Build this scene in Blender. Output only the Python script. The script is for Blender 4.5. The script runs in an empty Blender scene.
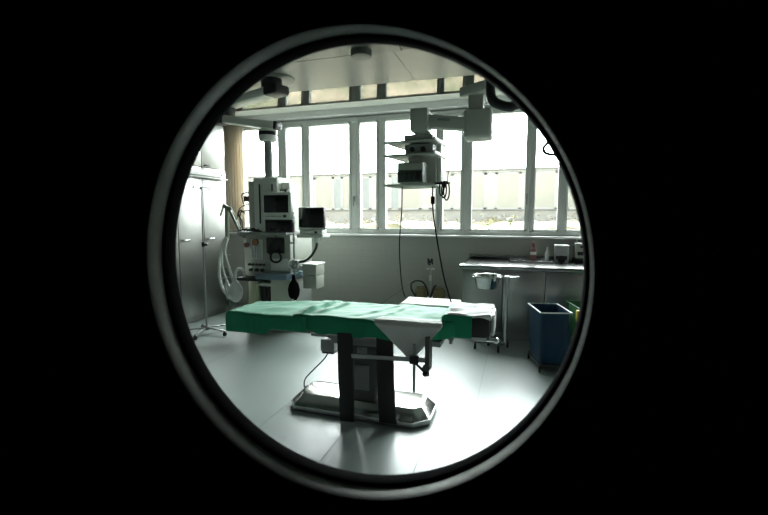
import bpy, bmesh, math, random
from mathutils import Vector, Matrix, noise, Euler
random.seed(7)
PI = math.pi
scn = bpy.context.scene
col = scn.collection
R = math.radians

# ------------------------------------------------------------------ materials
def mat(name, color, rough=0.5, metal=0.0, spec=0.5, var=0.0, vscale=6.0, rvar=0.0, bump=0.0, bscale=40.0, stretch=(1, 1, 1), coat=0.0, ior=1.5, sheen=0.0):
    m = bpy.data.materials.new(name); m.use_nodes = True
    nt = m.node_tree; b = nt.nodes['Principled BSDF']
    b.inputs['Base Color'].default_value = (*color, 1)
    b.inputs['Roughness'].default_value = rough
    b.inputs['Metallic'].default_value = metal
    b.inputs['Specular IOR Level'].default_value = spec
    b.inputs['IOR'].default_value = ior
    if sheen:
        b.inputs['Sheen Weight'].default_value = sheen; b.inputs['Sheen Roughness'].default_value = .4
    if coat:
        b.inputs['Coat Weight'].default_value = coat
    if var or rvar or bump:
        tc = nt.nodes.new('ShaderNodeTexCoord'); mp = nt.nodes.new('ShaderNodeMapping')
        mp.inputs['Scale'].default_value = stretch
        nt.links.new(tc.outputs['Object'], mp.inputs['Vector'])
        nz = nt.nodes.new('ShaderNodeTexNoise'); nz.inputs['Scale'].default_value = vscale
        nz.inputs['Detail'].default_value = 4
        nt.links.new(mp.outputs['Vector'], nz.inputs['Vector'])
        if var:
            rp = nt.nodes.new('ShaderNodeMapRange')
            rp.inputs['From Min'].default_value = .3; rp.inputs['From Max'].default_value = .7
            rp.inputs['To Min'].default_value = 1 - var; rp.inputs['To Max'].default_value = 1 + var
            nt.links.new(nz.outputs['Fac'], rp.inputs['Value'])
            mx = nt.nodes.new('ShaderNodeVectorMath'); mx.operation = 'SCALE'
            mx.inputs[0].default_value = color
            nt.links.new(rp.outputs['Result'], mx.inputs['Scale'])
            nt.links.new(mx.outputs['Vector'], b.inputs['Base Color'])
        if rvar:
            rr = nt.nodes.new('ShaderNodeMapRange')
            rr.inputs['From Min'].default_value = .3; rr.inputs['From Max'].default_value = .7
            rr.inputs['To Min'].default_value = max(0, rough - rvar); rr.inputs['To Max'].default_value = rough + rvar
            nt.links.new(nz.outputs['Fac'], rr.inputs['Value'])
            nt.links.new(rr.outputs['Result'], b.inputs['Roughness'])
        if bump:
            n2 = nt.nodes.new('ShaderNodeTexNoise'); n2.inputs['Scale'].default_value = bscale
            nt.links.new(mp.outputs['Vector'], n2.inputs['Vector'])
            bp = nt.nodes.new('ShaderNodeBump'); bp.inputs['Strength'].default_value = bump
            bp.inputs['Distance'].default_value = .01
            nt.links.new(n2.outputs['Fac'], bp.inputs['Height'])
            nt.links.new(bp.outputs['Normal'], b.inputs['Normal'])
    return m

def glass_mat(name, tint, refl):
    m = bpy.data.materials.new(name); m.use_nodes = True
    nt = m.node_tree; nt.nodes.clear()
    o = nt.nodes.new('ShaderNodeOutputMaterial'); mx = nt.nodes.new('ShaderNodeMixShader')
    t = nt.nodes.new('ShaderNodeBsdfTransparent'); g = nt.nodes.new('ShaderNodeBsdfGlossy')
    t.inputs['Color'].default_value = (*tint, 1); g.inputs['Roughness'].default_value = .02
    lw = nt.nodes.new('ShaderNodeLayerWeight'); lw.inputs['Blend'].default_value = .25
    mr = nt.nodes.new('ShaderNodeMath'); mr.operation = 'MULTIPLY'; mr.inputs[1].default_value = refl
    nt.links.new(lw.outputs['Fresnel'], mr.inputs[0]); nt.links.new(mr.outputs[0], mx.inputs['Fac'])
    nt.links.new(t.outputs[0], mx.inputs[1]); nt.links.new(g.outputs[0], mx.inputs[2])
    nt.links.new(mx.outputs[0], o.inputs['Surface'])
    return m

def tile_mat(name, c1, c2, w, h, rough, spec=.5, axis='XZ', mortar=.006):
    """glazed wall tiles / sheet joints: brick pattern in metres"""
    m = mat(name, c1, rough, spec=spec)
    nt = m.node_tree; b = nt.nodes['Principled BSDF']
    tc = nt.nodes.new('ShaderNodeTexCoord')
    sp = nt.nodes.new('ShaderNodeSeparateXYZ'); cb = nt.nodes.new('ShaderNodeCombineXYZ')
    nt.links.new(tc.outputs['Object'], sp.inputs[0])
    nt.links.new(sp.outputs[axis[0]], cb.inputs['X']); nt.links.new(sp.outputs[axis[1]], cb.inputs['Y'])
    br = nt.nodes.new('ShaderNodeTexBrick'); br.offset = 0
    br.inputs['Scale'].default_value = 1; br.inputs['Mortar Size'].default_value = mortar
    br.inputs['Brick Width'].default_value = w; br.inputs['Row Height'].default_value = h
    br.inputs['Color1'].default_value = (*c1, 1); br.inputs['Color2'].default_value = (*[x * .97 for x in c1], 1)
    br.inputs['Mortar'].default_value = (*c2, 1)
    nt.links.new(cb.outputs[0], br.inputs['Vector'])
    nt.links.new(br.outputs['Color'], b.inputs['Base Color'])
    return m

M = {}
M['floor'] = mat('sea_green_vinyl', (.21, .258, .24), .42, spec=1.0, var=.05, vscale=2.2, ior=1.75)
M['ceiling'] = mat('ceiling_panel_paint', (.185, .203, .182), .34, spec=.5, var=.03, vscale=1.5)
M['void'] = mat('gap_shade_black', (.02, .022, .02), .9)  # near-black slab colour paints the shade seen up the ceiling gaps
M['mirror'] = mat('polished_panel', (.085, .085, .066), .07, metal=1.0)
M['tile'] = tile_mat('grey_wall_tile', (.40, .415, .38), (.37, .385, .352), .20, .10, .4)
M['paint'] = mat('grey_wall_paint', (.50, .52, .49), .6)
M['unlit_wall'] = mat('unlit_corridor_tone', (.10, .10, .10), .8)  # low albedo stands in for the darkness of the unlit corridor
M['door'] = mat('unlit_door_black', (.02, .02, .02), .6)  # darkness of the unlit corridor side is put into the door colour
M['ring'] = mat('porthole_ring_metal', (.085, .09, .077), .42, metal=.5, var=.08, vscale=5)
M['rubber'] = mat('black_rubber', (.006, .006, .006), .9, spec=.05)
M['frame'] = mat('white_window_frame', (.66, .69, .66), .42)
M['sill'] = mat('white_sill', (.78, .79, .78), .3)
M['steel'] = mat('brushed_steel', (.34, .345, .33), .33, metal=1.0, var=.04, vscale=3, stretch=(1, 1, 26), rvar=.03)
M['steel_h'] = mat('brushed_steel_top', (.27, .275, .265), .24, metal=1.0, var=.05, vscale=3, stretch=(1, 20, 1), rvar=.04)
M['chrome'] = mat('chrome', (.62, .63, .62), .14, metal=1.0)
M['alu'] = mat('satin_aluminium', (.45, .47, .47), .38, metal=.9)
M['grey_metal'] = mat('painted_grey_metal', (.30, .32, .30), .5)
M['pendant'] = mat('grey_pendant_enamel', (.50, .525, .475), .45, var=.03)
M['light_enamel'] = mat('light_enamel', (.72, .75, .69), .4, var=.03)
M['mid_enamel'] = mat('mid_grey_enamel', (.40, .425, .365), .42, var=.03)
M['housing'] = mat('pale_grey_housing', (.78, .81, .74), .4, var=.02)
M['column'] = mat('dark_column_enamel', (.10, .11, .10), .4)
M['base'] = mat('polished_steel_base', (.55, .55, .52), .16, metal=1.0, var=.03)
M['pale_green'] = mat('pale_green_enamel', (.47, .52, .36), .42)
M['cream'] = mat('cream_enamel', (.70, .75, .60), .42)
M['black'] = mat('black_plastic', (.014, .015, .015), .4)
M['screen'] = mat('dark_screen_glass', (.008, .012, .011), .12, spec=.35)
M['blue_grey'] = mat('blue_grey_plastic', (.17, .25, .31), .4)
M['orange'] = mat('orange_plastic', (.26, .13, .06), .45)
M['amber'] = mat('amber_jar', (.21, .18, .09), .25)
M['green_cloth'] = mat('green_surgical_cloth', (.009, .27, .135), .65, spec=.35, sheen=.24, var=.10, vscale=5, bump=.25, bscale=26)
M['dark_green_cloth'] = mat('dark_green_cloth', (.025, .17, .105), .85, spec=.15, var=.12, vscale=6, bump=.25, bscale=26)
M['white_cloth'] = mat('white_cotton', (.84, .85, .82), .8, spec=.3, sheen=.25, var=.05, vscale=9, bump=.3, bscale=30)
M['grey_cloth'] = mat('grey_cotton', (.72, .75, .72), .9, spec=.1, var=.05, vscale=7, bump=.3, bscale=24)
M['black_pad'] = mat('black_vinyl_pad', (.012, .013, .013), .5)
M['hose'] = mat('translucent_white_hose', (.74, .77, .73), .35, spec=.5)
M['olive'] = mat('olive_arm', (.15, .19, .11), .5)
M['curtain'] = mat('beige_curtain', (.80, .74, .64), .9, spec=.1, var=.10, vscale=10, stretch=(6, 6, .3))
nt_ = M['curtain'].node_tree; bs_ = nt_.nodes['Principled BSDF']
tr_ = nt_.nodes.new('ShaderNodeBsdfTranslucent'); tr_.inputs['Color'].default_value = (.92, .86, .76, 1)
mx_ = nt_.nodes.new('ShaderNodeMixShader'); mx_.inputs['Fac'].default_value = .35
nt_.links.new(bs_.outputs[0], mx_.inputs[1]); nt_.links.new(tr_.outputs[0], mx_.inputs[2])
nt_.links.new(mx_.outputs[0], nt_.nodes['Material Output'].inputs['Surface'])
M['blue_bin'] = mat('blue_bag_plastic', (.005, .030, .058), .5, spec=.2, var=.12, vscale=9, bump=.35, bscale=14)
M['green_bin'] = mat('green_bin_plastic', (.008, .09, .02), .4, var=.08)
M['yellow'] = mat('yellow_plastic', (.62, .49, .06), .4)
M['red'] = mat('red_label_plastic', (.17, .055, .05), .45)
M['white_plastic'] = mat('white_plastic', (.72, .74, .71), .4)
M['clear'] = mat('frosted_clear_plastic', (.52, .56, .55), .25)
M['brown'] = mat('brown_box', (.16, .10, .075), .6)
M['pane'] = glass_mat('window_glass', (.97, .985, .98), .35)
M['facade'] = mat('white_facade_plaster', (.86, .86, .86), .8, var=.03)
M['facade_frame'] = mat('facade_frame_white', (.85, .86, .87), .6)
M['facade_blind'] = mat('cream_blind', (.76, .755, .71), .7, var=.04, vscale=1)
M['facade_glass'] = mat('pale_blue_pane', (.60, .66, .70), .3)
M['coping'] = mat('grey_coping', (.40, .41, .41), .6)
M['ground'] = mat('courtyard_gravel', (.30, .29, .25), .9, var=.2, vscale=3)
M['leaf_a'] = mat('dry_leaf', (.50, .45, .38), .8, var=.3, vscale=.7)

nt_ = M['leaf_a'].node_tree; bs_ = nt_.nodes['Principled BSDF']
tc_ = nt_.nodes.new('ShaderNodeTexCoord'); nz_ = nt_.nodes.new('ShaderNodeTexNoise'); nz_.inputs['Scale'].default_value = .9; nz_.inputs['Detail'].default_value = 5
rp_ = nt_.nodes.new('ShaderNodeValToRGB'); rp_.color_ramp.elements[0].position = .36; rp_.color_ramp.elements[1].position = .64
rp_.color_ramp.elements[0].color = (.20, .23, .12, 1); rp_.color_ramp.elements[1].color = (.58, .47, .36, 1)
nt_.links.new(tc_.outputs['Object'], nz_.inputs['Vector']); nt_.links.new(nz_.outputs['Fac'], rp_.inputs['Fac']); nt_.links.new(rp_.outputs['Color'], bs_.inputs['Base Color'])
# ------------------------------------------------------------------ mesh builder
class MB:
    def __init__(s): s.bm = bmesh.new()
    def _add(s, geom_fn, mtx=None, bevel=0, seg=2):
        t = bmesh.new(); geom_fn(t)
        if bevel:
            bmesh.ops.bevel(t, geom=t.edges[:], offset=bevel, segments=seg, affect='EDGES', profile=.5, clamp_overlap=True)
        if mtx is not None: bmesh.ops.transform(t, matrix=mtx, verts=t.verts)
        me = bpy.data.meshes.new('tmp'); t.to_mesh(me); t.free()
        s.bm.from_mesh(me); bpy.data.meshes.remove(me)
        return s
    def box(s, x0, x1, y0, y1, z0, z1, bevel=0, rz=0, seg=2):
        c = Vector(((x0+x1)/2, (y0+y1)/2, (z0+z1)/2)); d = (abs(x1-x0), abs(y1-y0), abs(z1-z0))
        mtx = Matrix.Translation(c) @ Matrix.Rotation(rz, 4, 'Z') @ Matrix.Diagonal((*d, 1))
        def g(t):
            bmesh.ops.create_cube(t, size=1); bmesh.ops.transform(t, matrix=Matrix.Diagonal((*d, 1)), verts=t.verts)
        return s._add(g, Matrix.Translation(c) @ Matrix.Rotation(rz, 4, 'Z'), min(bevel, min(d)*.45) if bevel else 0, seg)
    def bar(s, p0, p1, w, h, bevel=0, up=(0, 0, 1)):
        p0, p1 = Vector(p0), Vector(p1); d = p1-p0; L = d.length; x = d.normalized()
        u = Vector(up); y = u.cross(x)
        if y.length < 1e-4: y = Vector((1, 0, 0)).cross(x)
        y.normalize(); z = x.cross(y)
        m = Matrix((x, y, z)).transposed().to_4x4(); m.translation = (p0+p1)/2
        def g(t):
            bmesh.ops.create_cube(t, size=1); bmesh.ops.transform(t, matrix=Matrix.Diagonal((L, w, h, 1)), verts=t.verts)
        return s._add(g, m, bevel)
    def cyl(s, p0, p1, r0, r1=None, n=24, bevel=0):
        p0, p1 = Vector(p0), Vector(p1); d = p1-p0
        r1 = r0 if r1 is None else r1
        q = Vector((0, 0, 1)).rotation_difference(d.normalized()).to_matrix().to_4x4(); q.translation = (p0+p1)/2
        def g(t):
            bmesh.ops.create_cone(t, cap_ends=True, segments=n, radius1=r0, radius2=r1, depth=d.length)
            if bevel:
                es = [e for e in t.edges if abs(e.verts[0].co.z-e.verts[1].co.z) < 1e-6]
                bmesh.ops.bevel(t, geom=es, offset=bevel, segments=2, affect='EDGES', profile=.5)
        return s._add(g, q)
    def sphere(s, c, r, sc=(1, 1, 1), n=20):
        def g(t): bmesh.ops.create_uvsphere(t, u_segments=n, v_segments=n//2+2, radius=r)
        return s._add(g, Matrix.Translation(Vector(c)) @ Matrix.Diagonal((*sc, 1)))
    def lathe(s, prof, c=(0, 0, 0), n=32, mtx=None, closed=False):
        """prof = [(r, z), ...] about Z"""
        def g(t):
            rings = []
            for r, z in prof:
                if r < 1e-6: rings.append([t.verts.new((0, 0, z))])
                else: rings.append([t.verts.new((r*math.cos(2*PI*k/n), r*math.sin(2*PI*k/n), z)) for k in range(n)])
            pr = list(zip(rings, rings[1:]))
            if closed: pr.append((rings[-1], rings[0]))
            for a, b in pr:
                if len(a) == 1 and len(b) == 1: continue
                for k in range(n):
                    k2 = (k+1) % n
                    if len(a) == 1: t.faces.new((a[0], b[k2], b[k]))
                    elif len(b) == 1: t.faces.new((a[k], a[k2], b[0]))
                    else: t.faces.new((a[k], a[k2], b[k2], b[k]))
            bmesh.ops.recalc_face_normals(t, faces=t.faces)
        return s._add(g, mtx if mtx is not None else Matrix.Translation(Vector(c)))
    def tube(s, pts, r, n=10, smooth=True, sub=6, caps=True):
        P = [Vector(p) for p in pts]
        if smooth and len(P) > 2:
            Q = []
            for i in range(len(P)-1):
                a = P[i-1] if i > 0 else P[0]*2-P[1]
                b, c = P[i], P[i+1]
                d = P[i+2] if i+2 < len(P) else P[-1]*2-P[-2]
                for k in range(sub):
                    t = k/sub
                    Q.append(.5*((2*b)+(c-a)*t+(2*a-5*b+4*c-d)*t*t+(3*b-a-3*c+d)*t**3))
            Q.append(P[-1]); P = Q
        def g(t):
            up = None; rings = []
            for i, p in enumerate(P):
                d = (P[min(i+1, len(P)-1)]-P[max(i-1, 0)])
                if d.length < 1e-9: d = Vector((0, 0, 1))
                d.normalize()
                if up is None: up = d.orthogonal().normalized()
                else:
                    up = up-d*up.dot(d)
                    up = up.normalized() if up.length > 1e-6 else d.orthogonal().normalized()
                v = d.cross(up)
                rr = r[i*(len(r)-1)//max(1, len(P)-1)] if isinstance(r, (list, tuple)) else r
                rings.append([t.verts.new(p+rr*(math.cos(2*PI*k/n)*up+math.sin(2*PI*k/n)*v)) for k in range(n)])
            for a, b in zip(rings, rings[1:]):
                for k in range(n): t.faces.new((a[k], a[(k+1) % n], b[(k+1) % n], b[k]))
            if caps: t.faces.new(rings[0][::-1]); t.faces.new(rings[-1])
            bmesh.ops.recalc_face_normals(t, faces=t.faces)
        return s._add(g)
    def poly(s, pts, ext, bevel=0):
        """prism: polygon points extruded by vector"""
        e = Vector(ext)
        def g(t):
            a = [t.verts.new(p) for p in pts]; b = [t.verts.new(Vector(p)+e) for p in pts]
            t.faces.new(a[::-1]); t.faces.new(b)
            for k in range(len(a)): t.faces.new((a[k], a[(k+1) % len(a)], b[(k+1) % len(a)], b[k]))
            bmesh.ops.recalc_face_normals(t, faces=t.faces)
        return s._add(g, None, bevel)
    def hull(s, bot, top, bevel=0):
        """solid between two equal-count polygons"""
        def g(t):
            a = [t.verts.new(p) for p in bot]; b = [t.verts.new(p) for p in top]
            t.faces.new(a[::-1]); t.faces.new(b)
            for k in range(len(a)): t.faces.new((a[k], a[(k+1) % len(a)], b[(k+1) % len(a)], b[k]))
            bmesh.ops.recalc_face_normals(t, faces=t.faces)
        return s._add(g, None, bevel)
    def raw(s, verts, faces):
        def g(t):
            v = [t.verts.new(p) for p in verts]
            for f in faces:
                try: t.faces.new([v[i] for i in f])
                except ValueError: pass
        return s._add(g)
    def build(s, name, material, parent=None, kind=None, angle=38, origin=None):
        bm = s.bm
        bm.normal_update()
        for f in bm.faces: f.smooth = True
        for e in bm.edges:
            if len(e.link_faces) == 2: e.smooth = e.calc_face_angle(0) < R(angle)
            else: e.smooth = True
        if parent is not None:
            off = abs_loc(parent)
        elif origin is not None: off = Vector(origin)
        elif kind == 'structure': off = Vector((0, 0, 0))
        else:
            xs = [v.co for v in bm.verts]
            lo = Vector([min(c[i] for c in xs) for i in range(3)]); hi = Vector([max(c[i] for c in xs) for i in range(3)])
            off = Vector(((lo.x+hi.x)/2, (lo.y+hi.y)/2, lo.z))
        for v in bm.verts: v.co -= off
        me = bpy.data.meshes.new(name); bm.to_mesh(me); bm.free()
        me.materials.append(material)
        o = bpy.data.objects.new(name, me); col.objects.link(o)
        if parent is not None: o.parent = parent
        else: o.location = off
        if kind: o['kind'] = kind
        return o

def abs_loc(o):
    v = Vector((0, 0, 0))
    while o is not None:
        v += o.location; o = o.parent
    return v
def tag(o, label, cat, group=None):
    o['label'] = label; o['category'] = cat
    if group: o['group'] = group
    return o
def thing(name, loc, label, cat, group=None):
    o = bpy.data.objects.new(name, None); col.objects.link(o)
    o.empty_display_size = .1; o.location = loc
    return tag(o, label, cat, group)
def copy_tree(o, parent=None):
    c = o.copy(); col.objects.link(c)
    if parent is not None: c.parent = parent
    for ch in list(o.children):
        copy_tree(ch, c)
    return c

# ------------------------------------------------------------------ the room shell
CEIL = 3.2
XL, XR, YD, YB = -5.05, 2.4, .337, 6.5
MB().box(XL-.1, XR+.1, -1.7, YB+.2, -.08, 0).build('floor', M['floor'], kind='structure')
# welded joints of the vinyl sheets
j = MB()
for x in (-2.40, -1.79, -1.165, -.573, .05):
    j.box(x-.0025, x+.0025, .5, 2.86, 0, .0012)
j.box(-.573, 1.2, 2.868, 2.873, 0, .0012)
for x in (-3.1, -1.79, -.30, 1.0):
    j.box(x-.0025, x+.0025, 2.875, 5.4, 0, .0012)
j.build('trim_1', mat('floor_weld', (.20, .26, .25), .5), kind='structure')

c = MB()
z0, z1 = 3.2, 3.23
c.box(XL, XR, -1.7, 2.35, z0, z1)
c.box(XL, XR, 2.358, 4.345, z0, z1)
for a, b in ((XL, -3.90), (-3.894, -1.268), (-1.262, 1.35), (1.356, XR)):
    c.box(a, b, 4.36, 5.37, z0, z1)
c.build('ceiling', M['ceiling'], kind='structure')
MB().box(XL-.1, XR+.1, -1.7, YB+.2, 3.34, 3.42).build('ceiling_slab', M['void'], kind='structure')
MB().poly([(XL, 5.42, 3.215), (XL, 6.02, 3.186), (XL, 6.02, 3.236), (XL, 5.42, 3.236)], (XR-XL, 0, 0)).build('trim_2', M['mirror'], kind='structure')
MB().box(XL, XR, 6.02, 6.36, 3.195, 3.235).build('trim_3', M['light_enamel'], kind='structure')
MB().box(XL, XR, 6.36, 6.52, 3.10, 3.235, .006).build('trim_4', M['sill'], kind='structure')

# window wall: tiled parapet under the windows, posts at both ends, a lintel above
w = MB()
w.box(XL-.1, XR+.1, YB, YB+.2, 0, 1.245)
w.build('wall_back', M['tile'], kind='structure')
w = MB()
w.box(XL-.1, XR+.1, YB+.02, YB+.2, 3.075, 3.34)
w.box(XL-.1, -4.72, YB+.02, YB+.2, 1.245, 3.1)
w.box(2.3, XR+.1, YB+.02, YB+.2, 1.245, 3.1)
w.build('wall_lintel', M['paint'], kind='structure')
MB().box(-4.9, XR, 6.33, 6.55, 1.235, 1.265, .008).build('trim_5', M['sill'], kind='structure')
MB().box(XL-.12, XL, YD+.05, YB+.2, 0, 3.34).build('wall_left', M['paint'], kind='structure')
MB().box(XR, XR+.12, YD+.05, YB+.2, 0, 3.34).build('wall_right', M['paint'], kind='structure')

# windows: (outer x0, x1, [glass spans]) -- a casement beside a narrow fixed light
def window(n, x0, x1, spans, handle=None):
    zb, zt = 1.265, 3.075
    fr = MB()
    gz0, gz1 = 1.355, 2.985
    y0, y1 = 6.48, 6.56
    fr.box(x0, x1, y0, y1, zb, gz0-.0, .006)
    fr.box(x0, x1, y0, y1, gz1, zt, .006)
    xs = [x0]+[v for s_ in spans for v in s_]+[x1]
    for k in range(0, len(xs), 2):
        fr.box(xs[k], xs[k+1], y0, y1, gz0-.001, gz1+.001, .006)
    for a, b in spans:              # the raised sash round every pane
        t = .030
        fr.box(a-t, a+.002, y0-.022, y0+.01, gz0-t, gz1+t, .004)
        fr.box(b-.002, b+t, y0-.022, y0+.01, gz0-t, gz1+t, .004)
        fr.box(a-t, b+t, y0-.022, y0+.01, gz0-t, gz0+.002, .004)
        fr.box(a-t, b+t, y0-.022, y0+.01, gz1-.002, gz1+t, .004)
    o = fr.build('window_%d' % n, M['frame'], kind='structure')
    for a, b in spans:
        MB().box(a-.005, b+.005, 6.515, 6.523, gz0-.005, gz1+.005).build('pane', M['pane'], o)
    if handle:
        h = MB()
        h.box(handle-.014, handle+.014, 6.44, 6.462, 1.78, 1.86, .004)
        h.cyl((handle, 6.46, 1.835), (handle, 6.415, 1.835), .009)
        h.box(handle-.010, handle+.010, 6.405, 6.422, 1.70, 1.845, .005)
        h.build('window_handle', M['grey_metal'], o)
    return o
window(1, -4.72, -3.76, [(-4.52, -3.851)])
window(2, -3.76, -2.47, [(-3.70, -3.422), (-3.277, -2.591)], -2.50)
window(3, -2.47, -1.15, [(-2.405, -2.139), (-1.992, -1.209)])
window(4, -1.15, .125, [(-1.104, -.837), (-.678, .06)], .085)
window(5, .125, 1.42, [(.193, .494), (.622, 1.36)])
window(6, 1.42, 2.3, [(1.50, 1.78), (1.92, 2.24)])

# door wall with the porthole door
w = MB()
w.box(XL-.1, -.80, YD, YD+.10, 0, 3.34); w.box(.52, XR+.1, YD, YD+.10, 0, 3.34); w.box(-.80, .52, YD, YD+.10, 2.12, 3.34)
w.build('wall_front', M['unlit_wall'], kind='structure')
PC = Vector((-.1488, 0, 1.5012)); PR = .2
d = MB()
n = 128
x0, x1, zz0, zz1 = -.80, .52, .005, 2.12
def edge_pt(a):
    cx, cz = math.cos(a), math.sin(a); t = 1e9
    if cx > 1e-9: t = min(t, (x1-PC.x)/cx)
    if cx < -1e-9: t = min(t, (x0-PC.x)/cx)
    if cz > 1e-9: t = min(t, (zz1-PC.z)/cz)
    if cz < -1e-9: t = min(t, (zz0-PC.z)/cz)
    return PC.x+cx*t, PC.z+cz*t
vs, fs = [], []
angs = sorted([2*PI*k/n for k in range(n)]+[math.atan2(b-PC.z, a-PC.x) % (2*PI) for a in (x0, x1) for b in (zz0, zz1)])
n = len(angs)
for a in angs:
    ex, ez = edge_pt(a); ix, iz = PC.x+.2017*math.cos(a), PC.z+.2017*math.sin(a)
    vs += [(ex, YD+.002, ez), (ix, YD+.002, iz), (ix, YD+.036, iz), (ex, YD+.036, ez)]
for k in range(n):
    a, b = 4*k, 4*((k+1) % n)
    for q in range(4):
        fs.append((a+q, b+q, b+(q+1) % 4, a+(q+1) % 4))
d.raw(vs, fs)
bmesh.ops.recalc_face_normals(d.bm, faces=d.bm.faces)
door = d.build('door_1', M['door'], kind='structure')
# porthole ring: rotate lathe (about Z) so its axis is Y (z of the profile -> +Y)
def ring(prof, name, m):
    mt = Matrix.Translation(PC) @ Matrix.Rotation(-PI/2, 4, 'X')
    return MB().lathe(prof, n=160, mtx=mt, closed=True).build(name, m, door)
q = YD
ring([(.2016, q+.004), (.2016, q+.0006), (.2013, q-.0004), (.2009, q-.0006), (.2006, q-.0002), (.2004, q+.0010), (.2001, q+.003), (.1999, q+.006), (.2002, q+.012), (.2004, q+.019), (.2016, q+.019)], 'porthole_ring', M['ring'])
ring([(.2016, q+.0185), (.1995, q+.0185), (.1982, q+.0195), (.1978, q+.021), (.1978, q+.033), (.1985, q+.0355), (.2002, q+.037), (.2016, q+.037)], 'gasket', M['rubber'])
mt = Matrix.Translation(PC) @ Matrix.Rotation(-PI/2, 4, 'X')
MB().lathe([(0, q+.027), (.199, q+.027), (.199, q+.031), (0, q+.031)], n=96, mtx=mt).build('porthole_pane', M['pane'], door)
# unlit corridor the photographer stands in
w = MB(); w.box(-2.3, -2.2, -1.7, YD, 0, 3.34); w.build('wall_corridor_left', M['unlit_wall'], kind='structure')
w = MB(); w.box(1.9, 2.0, -1.7, YD, 0, 3.34); w.build('wall_corridor_right', M['unlit_wall'], kind='structure')
w = MB(); w.box(XL-.1, XR+.1, -1.8, -1.7, 0, 3.34); w.build('wall_corridor_back', M['unlit_wall'], kind='structure')

# ------------------------------------------------------------------ outside: courtyard and the opposite wing
MB().box(-40, 30, 6.75, 60, .2, .3).build('ground', M['ground'], kind='structure')
bd = thing('building', (-4, 16, .3), 'long pale single storey building opposite the windows', 'building')
b = MB(); b.box(-24, 16, 16.06, 22, .3, 1.76); b.box(-24, 16, 16.06, 22, 3.06, 3.16); b.box(-24, 16, 16.25, 22, 1.7, 3.1)
b.build('wall', M['facade'], bd)
MB().box(-24, 16, 15.96, 22.1, 3.13, 3.20, .01).build('roof_edge', M['coping'], bd)
MB().box(-24, 16, 15.97, 16.1, 1.72, 1.78, .01).build('window_ledge', M['coping'], bd)
x = -13.0; k = 0
while x < 4.5:
    for wdt, kind in ((.38, 0), (.80, 1)):
        fr = MB()
        fr.box(x, x+.05, 16.0, 16.08, 1.78, 3.06); fr.box(x+wdt-.05, x+wdt, 16.0, 16.08, 1.78, 3.06)
        fr.box(x, x+wdt, 16.0, 16.08, 1.78, 1.84); fr.box(x, x+wdt, 16.0, 16.08, 3.0, 3.06)
        fo = fr.build('window', M['facade_frame'], bd)
        rr = random.random()
        pm = M['facade_blind'] if (kind == 1 and rr < .72) else (M['facade_glass'] if rr < .55 else M['facade'])
        MB().box(x+.05, x+wdt-.05, 16.03, 16.05, 1.84, 3.0).build('pane', pm, fo)
        x += wdt
    k += 1
# dry shrub bed below the opposite windows
def shrub():
    vs, fs = [], []
    rnd = random.Random(3)
    for i in range(5000):
        x = rnd.uniform(-16, 7); y = rnd.uniform(9.5, 15.6)
        h = 1.22+.30*noise.noise(Vector((x*.5, y*.5, 0)))+.12*noise.noise(Vector((x*2.2, y*2.2, 3)))
        z = .3+h*rnd.uniform(0, 1)**.5*.95
        s_ = rnd.uniform(.03, .07)
        e = Euler((rnd.uniform(-1, 1), rnd.uniform(-1, 1), rnd.uniform(0, 6.28))).to_matrix()
        c0 = Vector((x, y, z)); k = len(vs)
        vs += [c0+e @ Vector(p) for p in ((-s_, 0, 0), (0, -s_*.45, 0), (s_, 0, .01), (0, s_*.45, 0))]
        fs.append((k, k+1, k+2, k+3))
    nx, ny = 260, 70
    k0 = len(vs)
    for i in range(nx+1):
        for jy in range(ny+1):
            x, y = -16+23*i/nx, 9.5+6.1*jy/ny
            h = .92+.30*noise.noise(Vector((x*.5, y*.5, 0)))+.12*noise.noise(Vector((x*1.6, y*1.6, 3)))+.05*noise.noise(Vector((x*5, y*5, 7)))
            if i in (0, nx) or jy in (0, ny): h = .0
            vs.append((x, y, .3+h))
    for i in range(nx):
        for jy in range(ny):
            a = k0+i*(ny+1)+jy
            fs.append((a, a+ny+1, a+ny+2, a+1))
    return vs, fs
sb = MB(); sb.raw(*shrub()); so = sb.build('shrub_bed', M['leaf_a'], origin=(-4, 12.5, .3))
so['kind'] = 'stuff'; tag(so, 'strip of dry brownish shrubs in the courtyard outside the windows', 'shrubs')

# ------------------------------------------------------------------ curtain at the left end of the windows
def curtain():
    n, pts = 90, []
    for k in range(n+1):
        t = k/n
        pts.append((-4.83+.41*t, 6.30+.035*math.sin(t*2*PI*7.5)+.008*math.sin(t*31)))
    vs, fs = [], []
    for z in (1.30, 1.9, 2.5, 3.09):
        vs += [(p[0], p[1], z) for p in pts]
    for r_ in range(3):
        for k in range(n):
            a = r_*(n+1)+k
            fs.append((a, a+1, a+n+2, a+n+1))
    return vs, fs
cu = MB(); cu.raw(*curtain()); co = cu.build('curtain', M['curtain'])
md = co.modifiers.new('thick', 'SOLIDIFY'); md.thickness = .004
tag(co, 'beige curtain gathered at the left end of the windows', 'curtain')

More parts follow.
